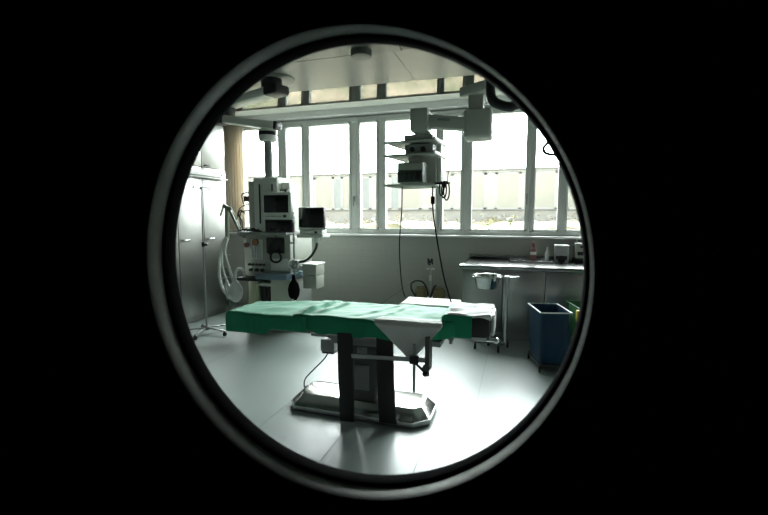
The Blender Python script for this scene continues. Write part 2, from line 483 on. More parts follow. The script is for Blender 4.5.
# ------------------------------------------------------------------ tall steel cabinets on the left wall
def steel_cabinet(y0, y1, label):
    t = thing('steel_cabinet', (-4.75, (y0+y1)/2, 0), label, 'cabinet', 'tall steel cabinets along the left wall')
    b = MB(); b.box(-5.04, -4.47, y0+.002, y1-.002, .10, 3.17, .004); b.box(-5.0, -4.52, y0+.002, y1-.002, 0, .11)
    b.build('body', M['steel'], t)
    d = MB(); d.box(-4.469, -4.447, y0+.006, y1-.006, .11, 2.25, .004)
    do = d.build('door', M['steel'], t)
    h = MB(); h.cyl((-4.447, y0+.06, 1.205), (-4.40, y0+.06, 1.205), .011); h.box(-4.405, -4.39, y0+.045, y0+.16, 1.192, 1.218, .005)
    h.build('handle', M['chrome'], do)
    d = MB(); d.box(-4.469, -4.447, y0+.006, y1-.006, 2.262, 3.16, .004)
    do = d.build('upper_door', M['steel'], t)
    h = MB(); h.cyl((-4.447, y0+.06, 2.285), (-4.415, y0+.06, 2.285), .009); h.box(-4.42, -4.405, y0+.045, y0+.17, 2.276, 2.294, .004)
    h.build('handle', M['black'], do)
steel_cabinet(4.32, 4.83, 'tall steel cabinet on the left wall at the porthole edge')
steel_cabinet(4.83, 5.34, 'tall steel cabinet on the left wall behind the drip stand')
steel_cabinet(5.34, 5.87, 'tall steel cabinet on the left wall next to the beige curtain')
t = thing('wall_lamp', (-4.38, 5.25, 2.12), 'long white light bar across the steel cabinet fronts', 'light')
MB().box(-4.445, -4.385, 4.55, 5.80, 2.13, 2.195, .010).build('housing', M['white_plastic'], t)
MB().box(-4.445, -4.37, 4.5, 5.84, 2.10, 2.114, .004).build('glass_shelf', M['white_plastic'], t)
for y in (5.0, 5.70): MB().cyl((-4.386, y, 2.165), (-4.378, y, 2.165), .014).build('screw_cap', M['black'], t)

# ------------------------------------------------------------------ drip stand
t = thing('drip_stand', (-3.90, 4.66, 0), 'thin metal drip stand on wheels in front of the steel cabinets', 'drip stand')
bx, by = -3.90, 4.66
MB().cyl((bx, by, .07), (bx, by, 1.20), .013).cyl((bx, by, .05), (bx, by, .11), .032, bevel=.004).build('pole', M['alu'], t)
MB().cyl((bx, by, 1.19), (bx, by, 1.90), .009).build('upper_pole', M['alu'], t)
MB().cyl((bx, by, 1.15), (bx, by, 1.21), .022, bevel=.004).cyl((bx, by, 1.18), (bx+.06, by-.02, 1.18), .008).sphere((bx+.065, by-.022, 1.18), .017).build('clamp', M['black'], t)
h = MB()
h.tube([(bx-.12, by, 1.93), (bx-.135, by, 1.90), (bx-.11, by, 1.885), (bx-.06, by, 1.905), (bx, by, 1.905), (bx+.06, by, 1.905), (bx+.11, by, 1.885), (bx+.135, by, 1.90), (bx+.12, by, 1.93)], .006)
h.tube([(bx, by-.12, 1.93), (bx, by-.135, 1.90), (bx, by-.11, 1.885), (bx, by, 1.90), (bx, by+.11, 1.885), (bx, by+.135, 1.90), (bx, by+.12, 1.93)], .006)
h.cyl((bx, by, 1.88), (bx, by, 1.92), .018)
h.build('hook_cross', M['chrome'], t)
for a in (-78, -5, 67, 139, 211):
    dx, dy = math.cos(R(a)), math.sin(R(a))
    g = MB().bar((bx, by, .085), (bx+dx*.31, by+dy*.31, .066), .026, .018, .005).build('leg', M['alu'], t)
    k = MB(); px, py = bx+dx*.30, by+dy*.30
    k.cyl((px-.012, py, .027), (px+.012, py, .027), .027, n=18); k.cyl((px, py, .03), (px, py, .066), .009)
    k.build('caster', M['black'], g)

# ------------------------------------------------------------------ ceiling pendant on the left
t = thing('ceiling_pendant', (-2.93, 4.86, 3.2), 'jointed light grey ceiling arm carrying a column down to the anaesthetic machine', 'ceiling arm')
MB().lathe([(0, 3.2), (.24, 3.2), (.24, 3.188), (.23, 3.182), (0, 3.182)], (-2.88, 4.80, 0), n=48).build('ceiling_plate', M['ceiling'], t)
MB().cyl((-2.90, 4.76, 3.085), (-2.90, 4.76, 3.185), .125, n=40, bevel=.012).build('hub', M['black'], t)
a = MB(); a.bar((-2.84, 4.72, 3.03), (-3.70, 4.98, 3.0), .20, .10, .02); ua = a.build('upper_arm', M['housing'], t)
MB().bar((-2.70, 4.68, 3.03), (-2.93, 4.75, 3.03), .22, .115, .03).build('end_cap', M['black'], ua)
MB().cyl((-3.70, 4.98, 2.86), (-3.70, 4.98, 2.965), .095, n=32, bevel=.008).build('elbow', M['black'], t)
a = MB(); a.bar((-3.72, 4.95, 2.80), (-2.93, 4.90, 2.665), .17, .095, .02); la = a.build('lower_arm', M['housing'], t)
MB().bar((-3.92, 4.96, 2.80), (-3.69, 4.945, 2.80), .19, .115, .03).build('end_cap', M['black'], la)
MB().bar((-2.94, 4.90, 2.667), (-2.895, 4.898, 2.66), .15, .10, .015).build('end_cap', M['black'], la)
px, py = -3.07, 4.92
MB().cyl((px, py, 2.485), (px, py, 2.64), .115, n=40, bevel=.02).build('swivel', M['housing'], t)
MB().cyl((px, py, 2.555), (px, py, 2.60), .119, n=40).build('swivel_band', M['black'], t)
MB().cyl((px, py, 2.03), (px, py, 2.5), .052, n=32).build('column', M['grey_metal'], t)

# second ceiling hub near the door
t = thing('ceiling_hub', (-1.55, 4.2, 3.2), 'round grey hub under the ceiling near the top of the porthole', 'ceiling mount')
MB().cyl((-1.545, 4.20, 3.11), (-1.545, 4.20, 3.2), .105, n=40, bevel=.012).build('hub', M['column'], t)
MB().box(-1.64, -1.16, 3.75, 4.325, 3.172, 3.199, .008).build('cover', M['column'], t)

# ------------------------------------------------------------------ anaesthetic machine
mx0, mx1, my0, my1 = -3.53, -2.83, 5.0, 5.62
am = thing('anaesthesia_machine', (-3.18, 5.3, 0), 'tall grey anaesthetic machine with shelves and drawers left of the table', 'medical machine')
MB().box(-3.28, -2.93, 4.88, 5.25, 1.345, 2.035, .018).build('upper_housing', M['housing'], am)
MB().box(-3.42, -3.28, 4.98, 5.25, 1.345, 2.0, .010).build('side_column', M['pendant'], am)
MB().box(-2.93, -2.815, 4.98, 5.25, 1.345, 1.975, .010).build('side_column', M['housing'], am)
MB().box(-3.195, -3.177, 4.872, 4.885, 1.45, 1.95).build('rail_slot', M['black'], am)
MB().box(-3.01, -2.992, 4.872, 4.885, 1.86, 1.95).build('rail_slot', M['black'], am)
MB().box(-2.94, -2.83, 4.94, 4.985, 1.865, 1.885, .003).cyl((-2.86, 4.955, 1.80), (-2.86, 4.955, 1.88), .012).build('bracket', M['black'], am)
MB().box(mx0, mx1+.02, 4.86, my1, 1.305, 1.34, .008).build('top_shelf', M['grey_metal'], am)
b = MB(); b.box(mx0+.005, mx1, my0, my1, .74, 1.305, .012); b.build('front_panel', M['mid_enamel'], am)
b = MB(); b.box(-3.17, -2.91, 4.972, 5.0, 1.06, 1.265, .008)
b.cyl((-3.09, 4.975, 1.20), (-3.09, 4.955, 1.20), .030); b.cyl((-3.0, 4.975, 1.12), (-3.0, 4.955, 1.12), .026); b.cyl((-2.95, 4.975, 1.21), (-2.95, 4.955, 1.21), .024)
bo = b.build('absorber_module', M['black'], am)
r_ = .075; cx, cz = -3.02, 1.02
MB().tube([(cx+r_*math.cos(a*PI/8), 4.955-.01*math.sin(a*PI/4), cz+r_*math.sin(a*PI/8)) for a in range(17)], .014).tube([(-3.1, 4.955, 1.2), (-3.13, 4.94, 1.1), (-3.08, 4.95, 1.03)], .012).tube([(-3.02, 4.96, 1.27), (-3.03, 4.93, 1.4), (-3.02, 4.95, 1.5)], .006).build('coiled_tube', M['black'], am)
MB().box(-3.41, -3.235, 4.982, 5.0, .975, 1.235, .005).build('flowmeter_panel', M['light_enamel'], am)
for i in range(4): MB().cyl((-3.385+i*.042, 4.976, .99), (-3.385+i*.042, 4.976, 1.17), .010).build('flow_tube', M['clear'], am)
MB().cyl((-3.33, 4.985, 1.20), (-3.33, 4.95, 1.20), .045, n=24).build('orange_dial', M['orange'], am)
MB().cyl((-3.47, 4.99, 1.16), (-3.47, 4.955, 1.16), .032, n=20).build('red_dial', M['red'], am)
for i in range(5): MB().cyl((-3.44+i*.055, 4.995, .90), (-3.44+i*.055, 4.965, .90), .016, n=16).build('control_knob', M['black'], am)
for i in range(3): MB().cyl((-3.42+i*.09, 4.995, .83), (-3.42+i*.09, 4.96, .83), .022, n=16).build('control_knob', M['black'], am)
MB().box(-3.12, -2.86, 4.992, 5.0, .83, .99, .003).build('label_plate', M['light_enamel'], am)
MB().box(-3.235, -2.775, 4.80, 5.45, .735, .80, .010).build('blue_worktop', M['blue_grey'], am)
MB().box(-3.54, -3.235, 4.83, 5.45, .70, .742, .008).build('dark_ledge', M['black'], am)
MB().box(-3.50, -2.835, 5.15, my1, .14, .735, .008).build('base_cabinet', M['grey_metal'], am)
MB().box(-3.478, -3.335, 5.0, 5.15, .16, .70, .008).build('side_door', M['pale_green'], am)
MB().box(-3.345, -3.14, 5.02, 5.15, .61, .645, .004).build('drawer_edge', M['light_enamel'], am)
for x in (-3.285, -3.20): MB().cyl((x, 5.09, .14), (x, 5.09, .60), .05).build('gas_bottle', M['black'], am)
MB().box(-3.14, -2.845, 5.0, 5.15, .16, .735, .010).build('drawer_front', M['cream'], am)
MB().box(-3.50, -2.835, 5.1, 5.6, .08, .145, .01).build('base', M['grey_metal'], am)
for x in (-3.42, -2.90):
    for y in (5.18, 5.52):
        MB().cyl((x-.015, y, .04), (x+.015, y, .04), .04, n=20).cyl((x, y, .04), (x, y, .09), .012).build('caster', M['black'], am)
# right-hand side rail with regulator, bag arm and side drawer unit
p = MB(); p.cyl((-2.775, 5.0, .55), (-2.775, 5.0, 1.60), .014); p.cyl((-2.83, 5.0, .9), (-2.775, 5.0, .9), .012); p.cyl((-2.83, 5.0, 1.2), (-2.775, 5.0, 1.2), .012)
p.build('side_pole', M['alu'], am)
MB().box(-2.815, -2.735, 4.95, 5.03, 1.44, 1.565, .02).build('regulator', M['light_enamel'], am)
MB().box(-2.80, -2.70, 4.95, 5.04, .86, .98, .015).cyl((-2.75, 4.95, .92), (-2.75, 4.92, .92), .025).build('suction_valve', M['grey_metal'], am)
MB().tube([(-2.775, 5.0, 1.0), (-2.80, 4.93, .98), (-2.82, 4.92, .93), (-2.79, 4.92, .88), (-2.76, 4.94, .85)], .011).build('valve_hose', M['hose'], am)
u = MB(); u.box(-2.69, -2.49, 5.05, 5.30, .78, .915, .008); u.build('side_drawer', M['mid_enamel'], am)
MB().box(-2.69, -2.495, 5.06, 5.30, .60, .772, .008).build('side_drawer', M['mid_enamel'], am)
MB().box(-2.70, -2.48, 5.03, 5.31, .915, .93, .006).build('side_drawer_top', M['white_plastic'], am)
MB().bar((-2.84, 5.2, .85), (-2.68, 5.2, .85), .06, .06).build('side_drawer_bracket', M['grey_metal'], am)
# articulated hose arm on the left
h = MB()
h.bar((-3.52, 5.02, 1.26), (-3.515, 4.93, 1.33), .03, .03, .006)
h.bar((-3.52, 4.93, 1.31), (-3.67, 4.9, 1.64), .035, .028, .006)
h.bar((-3.50, 4.93, 1.34), (-3.645, 4.9, 1.66), .012, .012)
h.bar((-3.67, 4.9, 1.64), (-3.755, 4.89, 1.69), .05, .05, .01)
h.sphere((-3.67, 4.9, 1.645), .032); h.sphere((-3.52, 4.93, 1.31), .028)
h.bar((-3.74, 4.89, 1.70), (-3.80, 4.89, 1.55), .02, .02)
h.build('hose_arm', M['olive'], am)
MB().bar((-3.70, 4.895, 1.66), (-3.715, 4.9, 1.24), .055, .03, .008).build('hose_arm_post', mat('pale_olive', (.27, .31, .22), .5), am)
# loose leads down the left side of the housing
l = MB()
l.tube([(-3.42, 5.05, 1.72), (-3.56, 5.0, 1.66), (-3.61, 4.99, 1.55), (-3.60, 4.98, 1.42), (-3.55, 4.97, 1.34)], .006)
l.tube([(-3.42, 5.05, 1.62), (-3.55, 5.0, 1.60), (-3.57, 4.99, 1.50), (-3.53, 4.97, 1.36)], .008)
l.tube([(-3.49, 4.99, 1.58), (-3.54, 4.97, 1.62), (-3.58, 4.97, 1.56), (-3.52, 4.95, 1.50), (-3.50, 4.94, 1.38)], .009)
l.tube([(-3.42, 5.05, 1.86), (-3.54, 5.02, 1.84), (-3.53, 5.0, 1.76), (-3.51, 5.0, 1.70)], .008)
l.build('lead', M['black'], am)
MB().box(-3.515, -3.425, 5.0, 5.06, 1.74, 1.81, .005).build('connector_box', M['brown'], am)

# monitor on the machine
def monitor(name, x0, x1, y, z0, z1, m, label, frame=.03, low=.05):
    t = thing(name, ((x0+x1)/2, y, z0), label, 'monitor')
    MB().box(x0, x1, y, y+.06, z0, z1, .012).build('housing', m, t)
    MB().box(x0+.05, x1-.05, y+.05, y+.12, z0+.05, z1-.05, .02).build('back_shell', m, t)
    MB().box(x0+frame, x1-frame, y-.004, y+.01, z0+low, z1-frame, .002).build('screen', M['screen'], t)
    return t
pm = monitor('patient_monitor', -3.085, -2.675, 4.76, 1.503, 1.838, M['light_enamel'], 'pale boxy monitor with a dark screen standing on the anaesthetic machine', .035, .085)
for i in range(7): MB().box(-3.03+i*.033, -3.012+i*.033, 4.752, 4.762, 1.533, 1.548).build('button', M['grey_metal'], pm)
MB().cyl((-2.755, 4.765, 1.545), (-2.755, 4.735, 1.545), .018, n=20).build('knob', M['black'], pm)
# the dark equipment under it, standing on the top shelf
t = thing('gas_monitor', (-2.98, 4.95, 1.34), 'black instrument stack under the pale monitor on the anaesthetic machine', 'instrument')
MB().box(-3.07, -2.69, 4.80, 4.875, 1.341, 1.502, .006).build('housing', M['black'], t)
MB().box(-3.05, -2.71, 4.793, 4.80, 1.365, 1.48, .002).build('front_plate', M['screen'], t)
for i in range(4): MB().cyl((-3.0+i*.075, 4.80, 1.385), (-3.0+i*.075, 4.775, 1.385), .011, n=14).build('knob', M['black'], t)
t = MB()
for i in range(5):
    a = i*1.3
    t.tube([(-3.46+.05*i, 4.82+.02*math.sin(a), 1.352), (-3.42+.05*i, 4.84, 1.375+.012*math.sin(a*2)), (-3.33+.03*i, 4.80+.015*i, 1.37), (-3.25+.02*i, 4.83, 1.352), (-3.2+.01*i, 4.85, 1.352)], .010)
tag(t.build('cable_bundle', M['black']), 'dark heap of cables on the anaesthetic machine shelf left of the instrument stack', 'cables')

# breathing hoses hanging on the left of the machine
t = thing('breathing_circuit', (-3.66, 4.87, .42), 'white ventilator hoses with a limp bag hanging left of the anaesthetic machine', 'hoses')
def hose(pts, r=.019): MB().tube(pts, r, n=12).build('breathing_hose', M['hose'], t)
hose([(-3.71, 4.885, 1.27), (-3.765, 4.86, 1.17), (-3.81, 4.85, .95), (-3.82, 4.85, .72), (-3.765, 4.85, .56), (-3.69, 4.84, .50), (-3.665, 4.84, .58), (-3.70, 4.84, .68)])
hose([(-3.70, 4.885, 1.25), (-3.72, 4.84, 1.08), (-3.665, 4.83, .90), (-3.60, 4.83, .72), (-3.565, 4.84, .63)])
hose([(-3.735, 4.87, 1.20), (-3.76, 4.83, 1.0), (-3.74, 4.83, .82), (-3.68, 4.83, .66), (-3.635, 4.83, .52)], .014)
hose([(-3.565, 4.85, .66), (-3.575, 4.85, .78), (-3.53, 4.86, .85), (-3.475, 4.88, .83), (-3.46, 4.90, .74)])
hose([(-3.70, 4.84, .68), (-3.715, 4.83, .60), (-3.68, 4.83, .44)], .016)
MB().lathe([(0, .40), (.03, .41), (.075, .45), (.095, .53), (.085, .60), (.05, .66), (.022, .70), (.018, .74), (0, .74)], (-3.575, 4.85, 0), n=28).build('reservoir_bag', M['hose'], t)
for z in (1.02, .86, .72): MB().bar((-3.79, 4.845, z), (-3.63, 4.835, z+.02), .012, .010).build('hose_clip', M['white_plastic'], t)
# black breathing bag on the right
t = thing('rebreathing_bag', (-2.74, 4.93, .47), 'limp black rubber bag hanging at the right side of the anaesthetic machine', 'bag')
MB().lathe([(0, .46), (.03, .47), (.065, .52), (.078, .60), (.06, .68), (.025, .73), (.018, .79), (0, .79)], (-2.745, 4.92, 0), n=24).build('bag', M['rubber'], t)
MB().tube([(-2.775, 4.93, .62), (-2.80, 4.90, .52), (-2.77, 4.88, .48), (-2.72, 4.9, .50)], .014).build('tube', M['hose'], t)

# second monitor on its own arm
t = monitor('display_monitor', -2.655, -2.30, 4.90, 1.375, 1.655, M['black'], 'black flat monitor on a small white tray right of the anaesthetic machine', .014, .03)
MB().box(-2.65, -2.305, 4.892, 4.899, 1.377, 1.402, .002).build('lower_bezel', M['light_enamel'], t)
tr = MB(); tr.box(-2.66, -2.30, 4.86, 5.08, 1.275, 1.315, .008).box(-2.63, -2.32, 4.88, 5.02, 1.31, 1.375, .008)
to = tr.build('tray', M['light_enamel'], t)
MB().cyl((-2.40, 4.877, 1.345), (-2.40, 4.868, 1.345), .015, n=14).build('knob', M['black'], to)
MB().cyl((-2.43, 4.97, 1.21), (-2.43, 4.97, 1.28), .04, n=20, bevel=.006).build('tilt_joint', M['light_enamel'], t)
MB().tube([(-2.43, 4.97, 1.22), (-2.45, 4.97, 1.14), (-2.52, 4.98, 1.04), (-2.61, 4.99, .975), (-2.70, 5.0, .955)], .017).build('curved_arm', M['black'], t)

# ------------------------------------------------------------------ equipment tower on the right pendant
et = thing('equipment_pendant', (-.35, 4.0, 2.2), 'grey ceiling pendant with a boxy joint and hanging shelf tower before the windows', 'ceiling arm')
a = MB(); a.bar((-.50, 4.06, 2.64), (.42, 3.46, 2.66), .17, .085, .014); a.build('upper_arm', M['pendant'], et)
MB().cyl((.36, 3.50, 2.66), (.36, 3.50, 3.2), .075, n=32).cyl((.36, 3.5, 3.15), (.36, 3.5, 3.2), .17, n=40).build('ceiling_column', M['pendant'], et)
MB().box(-.462, -.33, 3.96, 4.09, 2.44, 2.61, .012).build('drop_column', M['pendant'], et)
MB().box(-.49, -.25, 3.88, 4.14, 2.22, 2.47, .03, seg=3).build('joint_box', M['pendant'], et)
a = MB(); a.bar((-.46, 3.98, 2.352), (-.83, 3.97, 2.398), .13, .112, .014, up=(0, 0, 1)); lo = a.build('lower_arm', M['pendant'], et)
MB().bar((-.72, 3.905, 2.40), (-.61, 3.905, 2.386), .006, .02).build('nameplate', M['grey_metal'], lo)
MB().box(-.965, -.80, 3.86, 4.08, 2.30, 2.505, .02).build('joint_head', M['pendant'], et)
MB().cyl((-.875, 4.0, 2.26), (-.875, 4.0, 2.31), .075, n=32).build('neck', M['pendant'], et)
b = MB(); b.box(-1.03, -.76, 4.08, 4.40, 1.84, 2.275, .012); b.build('tower_body', M['pendant'], et)
MB().box(-.758, -.72, 4.12, 4.36, 1.80, 2.26, .006).build('socket_strip', M['light_enamel'], et)
def shelf(z, tilt, th=.018):
    pts = [(-1.225, 3.93, z), (-.735, 3.87, z), (-.71, 4.30, z), (-1.15, 4.40, z)]
    return MB().poly(pts, (0, 0, th), .003).build('shelf', M['pendant'], et)
shelf(2.215, 0); shelf(2.095, 0)
shelf(1.822, 0, .02)
for z in (2.215, 2.095):
    MB().bar((-.74, 3.865, z+.02), (-.712, 4.30, z+.02), .02, .03, .004).build('lit_shelf_edge', M['white_plastic'], et)  # white bar stands in for the window-lit highlight on the shelf edge
MB().bar((-.75, 3.90, 1.838), (-.61, 3.95, 1.842), .02, .02).cyl((-.65, 3.93, 1.80), (-.65, 3.93, 1.86), .016).build('cable_hook', M['black'], et)
MB().tube([(-.66, 4.1, 1.85), (-.63, 4.05, 2.02), (-.60, 4.0, 2.10)], .004).build('antenna_wire', M['black'], et)
t = thing('video_processor', (-.95, 4.0, 1.842), 'dark boxy device on the lowest shelf of the hanging tower', 'device')
MB().box(-1.075, -.835, 3.86, 4.08, 1.846, 2.03, .006).build('housing', M['grey_metal'], t)
MB().box(-1.07, -.84, 3.85, 3.862, 1.852, 1.955, .003).build('front_panel', mat('dark_green_panel', (.05, .075, .06), .4), t)
MB().box(-1.07, -.84, 3.848, 3.862, 1.966, 2.024, .003).build('front_panel', M['mid_enamel'], t)
for i in range(2):
    for k in range(2): MB().cyl((-.985+i*.05, 3.852, 1.885+k*.04), (-.985+i*.05, 3.838, 1.885+k*.04), .011, n=14).build('button', M['black'], t)
MB().box(-.90, -.86, 3.842, 3.852, 1.87, 1.94, .002).build('switch_plate', M['black'], t)
t = thing('light_source', (-.90, 4.0, 2.115), 'flat dark device between the two upper shelves of the hanging tower', 'device')
MB().box(-1.02, -.76, 3.92, 4.075, 2.114, 2.195, .006).build('housing', M['grey_metal'], t)
for x in (-.95, -.85): MB().cyl((x, 3.92, 2.15), (x, 3.905, 2.15), .022, n=18).build('socket', M['black'], t)
t = thing('slim_recorder', (-.92, 4.0, 2.233), 'slim grey box on the top shelf of the hanging tower', 'device')
MB().box(-1.03, -.77, 3.93, 4.075, 2.235, 2.285, .006).build('housing', M['grey_metal'], t)
MB().box(-1.02, -.78, 3.925, 3.932, 2.245, 2.275, .002).build('front_panel', M['pendant'], t)
b = MB()
for i in range(3):
    r_ = .030+.006*i
    b.tube([(-.68+.024*i+r_*.6*math.cos(a*PI/6), 3.92-.004*i, 1.846-(.055+.01*i)+(.062+.01*i)*math.sin(a*PI/6)) for a in range(13)], .0065, n=8)
tag(b.build('cable_coil', M['black']), 'small coil of black cable hanging at the right of the tower shelf', 'cable')
b = MB(); b.tube([(-1.08, 4.05, 1.822), (-1.075, 4.02, 1.6), (-1.085, 3.98, 1.3), (-1.04, 3.85, 1.05), (-.99, 3.74, .90), (-.955, 3.70, .826)], .0055, n=8)
tag(b.build('cable', M['rubber']), 'thin black cable hanging from the left of the shelf tower', 'cable')
b = MB(); b.tube([(-.785, 4.05, 1.822), (-.78, 4.05, 1.6), (-.72, 3.98, 1.3), (-.63, 3.80, 1.02), (-.56, 3.66, .88), (-.53, 3.60, .828)], .007, n=8)
b.box(-.80, -.765, 4.03, 4.07, 1.66, 1.73, .006)
tag(b.build('cable', M['rubber']), 'thicker black cable hanging from the right of the shelf tower', 'cable')

# ------------------------------------------------------------------ surgical lamp at the right edge
t = thing('surgical_lamp', (.6, 3.2, 3.2), 'dark curved yoke and ring handle of the ceiling lamp at the right porthole edge', 'lamp')
a = MB(); a.tube([(-.235, 3.42, 2.64), (-.235, 3.41, 2.47), (-.215, 3.40, 2.40), (-.165, 3.40, 2.365), (-.09, 3.40, 2.345), (-.02, 3.41, 2.37), (.06, 3.4, 2.38)], .036, n=16)
a.build('yoke', M['black'], t)
MB().bar((-.24, 3.42, 2.62), (.62, 3.22, 2.75), .07, .07, .012).build('lamp_arm', M['grey_metal'], t)
MB().cyl((.62, 3.22, 2.72), (.62, 3.22, 3.2), .05, n=24).build('ceiling_tube', M['grey_metal'], t)
MB().lathe([(0, .10), (.12, .09), (.24, .04), (.27, 0), (.26, -.02), (0, -.03)], mtx=Matrix.Translation((.52, 3.32, 2.14)) @ Matrix.Rotation(.3, 4, 'Y'), n=40).build('lamp_head', M['light_enamel'], t)
MB().tube([(.03, 3.40, 2.38), (.20, 3.37, 2.36), (.40, 3.34, 2.30), (.50, 3.32, 2.22)], .03, n=14).build('lamp_fork', M['grey_metal'], t)
MB().tube([(.30, 3.36, 2.07), (.235, 3.37, 2.075), (.175, 3.38, 2.065), (.150, 3.39, 2.035), (.165, 3.39, 2.0), (.22, 3.38, 1.985), (.31, 3.36, 1.985), (.34, 3.35, 2.03), (.30, 3.36, 2.07)], .011, n=10).bar((.33, 3.35, 2.03), (.42, 3.34, 2.10), .03, .03, .006).build('ring_handle', M['black'], t)

# ------------------------------------------------------------------ suction unit by the back wall
t = thing('suction_unit', (-1.2, 6.15, 0), 'small suction stand with amber jars and a black hose loop at the back wall', 'suction unit')
MB().box(-1.42, -.98, 6.0, 6.30, .08, .36, .01).build('trolley', M['light_enamel'], t)
for x in (-1.37, -1.03):
    for y in (6.05, 6.25): MB().cyl((x-.012, y, .04), (x+.012, y, .04), .04, n=16).cyl((x, y, .04), (x, y, .085), .01).build('caster', M['black'], t)
MB().cyl((-1.2, 6.1, .36), (-1.2, 6.1, .86), .014).build('pole', M['alu'], t)
MB().box(-1.26, -1.14, 6.09, 6.11, .78, .80, .003).box(-1.215, -1.185, 6.06, 6.10, .62, .70, .004).build('crossbar', M['light_enamel'], t)
MB().tube([(-1.20, 6.1, .85), (-1.225, 6.07, .87), (-1.225, 6.06, .94), (-1.20, 6.07, .88), (-1.175, 6.06, .94), (-1.17, 6.08, .86)], .012).build('hook', M['black'], t)
for x in (-1.33, -1.07):
    j_ = MB().lathe([(0, .36), (.085, .36), (.088, .38), (.088, .48), (.075, .50), (0, .50)], (x, 6.08, 0), n=24).build('jar', M['amber'], t)
    MB().cyl((x, 6.08, .50), (x, 6.08, .53), .07, n=20).build('lid', M['amber'], j_)
MB().tube([(-1.40, 6.02, .40), (-1.455, 6.0, .50), (-1.45, 5.99, .585), (-1.38, 5.98, .63), (-1.29, 5.98, .615), (-1.235, 5.99, .53), (-1.215, 6.02, .42)], .014).build('hose_loop', M['black'], t)
MB().tube([(-1.18, 6.02, .40), (-1.15, 6.0, .48), (-1.12, 5.99, .555), (-1.095, 6.0, .57)], .014).build('hose_end', M['black'], t)
MB().bar((-1.43, 6.0, .615), (-1.93, 5.98, .25), .03, .03, .006).bar((-1.93, 5.98, .25), (-1.93, 5.98, .0), .03, .03).build('grey_strut', M['grey_metal'], t)

# ------------------------------------------------------------------ steel worktop with base cabinets
WZ = .93
wt = MB()
wt.box(-.70, XR-.005, 5.43, 6.495, WZ-.04, WZ, .006)
wt.box(-.70, XR-.005, 6.47, 6.495, WZ-.001, WZ+.055, .004)
wt.box(-.70, -.675, 5.43, 6.495, WZ-.001, WZ+.012, .004)
wt.box(-.70, XR-.005, 5.43, 5.455, WZ-.001, WZ+.010, .004)
tag(wt.build('worktop', M['steel_h']), 'long stainless steel worktop below the windows on the right', 'worktop')
for i, (a, b, lab) in enumerate(((-.67, -.177, 'steel base cabinet under the left end of the worktop, behind the bowl stand'), (-.177, .315, 'second steel base cabinet from the left end of the worktop, behind the blue bin'), (.315, .81, 'third steel base cabinet under the worktop, behind the green bin'), (.81, 1.30, 'steel base cabinet under the worktop hidden right of the porthole'))):
    t = thing('base_cabinet', ((a+b)/2, 5.9, 0), lab, 'cabinet', 'steel base cabinets under the worktop')
    bo = MB(); bo.box(a+.002, b-.002, 5.49, 6.49, .10, WZ-.041, .003); bo.box(a+.002, b-.002, 5.54, 6.49, 0, .10)
    bo.build('body', M['steel'], t)
    MB().box(a+.005, b-.005, 5.465, 5.489, .11, WZ-.06, .004).build('door', M['steel'], t)
# things on the worktop
t = thing('drain_tray', (.18, 6.2, WZ), 'flat steel tray on the worktop under the bottles', 'tray')
b = MB(); b.box(-.12, .43, 6.02, 6.36, WZ, WZ+.006)
for a in ((-.12, .43, 6.02, 6.03), (-.12, .43, 6.35, 6.36), (-.12, -.11, 6.02, 6.36), (.42, .43, 6.02, 6.36)): b.box(*a, WZ, WZ+.03, .002)
b.build('tray', M['chrome'], t)
MB().bar((-.12, 6.36, WZ+.045), (.10, 6.36, WZ+.045), .008, .008).bar((-.12, 6.36, WZ), (-.12, 6.36, WZ+.045), .008, .008).bar((.10, 6.36, WZ), (.10, 6.36, WZ+.045), .008, .008).build('handle', M['chrome'], t)
t = thing('soap_bottle', (.19, 6.2, WZ+.006), 'dark red pump bottle with a white spout on the worktop', 'bottle')
MB().lathe([(0, 0), (.033, 0), (.036, .01), (.036, .15), (.026, .175), (.018, .185), (.018, .20), (0, .20)], (.19, 6.2, WZ+.006), n=24).build('bottle', M['red'], t)
MB().cyl((.19, 6.2, WZ+.095), (.19, 6.2, WZ+.135), .0368, n=24).build('white_band', M['white_plastic'], t)
MB().cyl((.19, 6.2, WZ+.20), (.19, 6.2, WZ+.265), .020, n=18, bevel=.004).bar((.19, 6.2, WZ+.14), (.135, 6.17, WZ+.145), .012, .012).build('pump', M['red'], t)
t = thing('clear_bottle', (.365, 6.2, WZ+.006), 'slim clear bottle beside the dark red pump bottle', 'bottle')
MB().lathe([(0, 0), (.026, 0), (.028, .01), (.028, .10), (.020, .13), (.011, .145), (.011, .165), (0, .165)], (.365, 6.2, WZ+.006), n=24).build('bottle', M['clear'], t)
MB().cyl((.365, 6.2, WZ+.165), (.365, 6.2, WZ+.195), .013, n=16).build('cap', M['clear'], t)
t = thing('dispenser', (.535, 6.2, WZ), 'square steel dispenser with a dark opening on the worktop', 'dispenser')
MB().box(.455, .625, 6.12, 6.3, WZ, WZ+.23, .008).build('housing', M['alu'], t)
MB().box(.47, .61, 6.113, 6.122, WZ+.045, WZ+.095, .003).cyl((.54, 6.12, WZ+.05), (.54, 6.105, WZ+.05), .05, n=24).build('opening', M['black'], t)
MB().box(.452, .628, 6.11, 6.3, WZ+.215, WZ+.235, .004).build('lid', M['white_plastic'], t)
t = thing('wall_dispenser', (.80, 6.3, WZ), 'tall grey dispenser on the worktop at the right porthole edge', 'dispenser')
MB().box(.71, .90, 6.2, 6.4, WZ+.06, WZ+.26, .01).build('housing', M['mid_enamel'], t)
MB().box(.72, .89, 6.22, 6.4, WZ, WZ+.065, .006).build('base', M['black'], t)
MB().box(.74, .86, 6.19, 6.203, WZ+.10, WZ+.15, .003).cyl((.79, 6.2, WZ+.215), (.79, 6.185, WZ+.215), .02, n=18).build('front', M['black'], t)
MB().cyl((.735, 6.28, WZ+.26), (.735, 6.28, WZ+.31), .008, n=12).build('lever', M['chrome'], t)

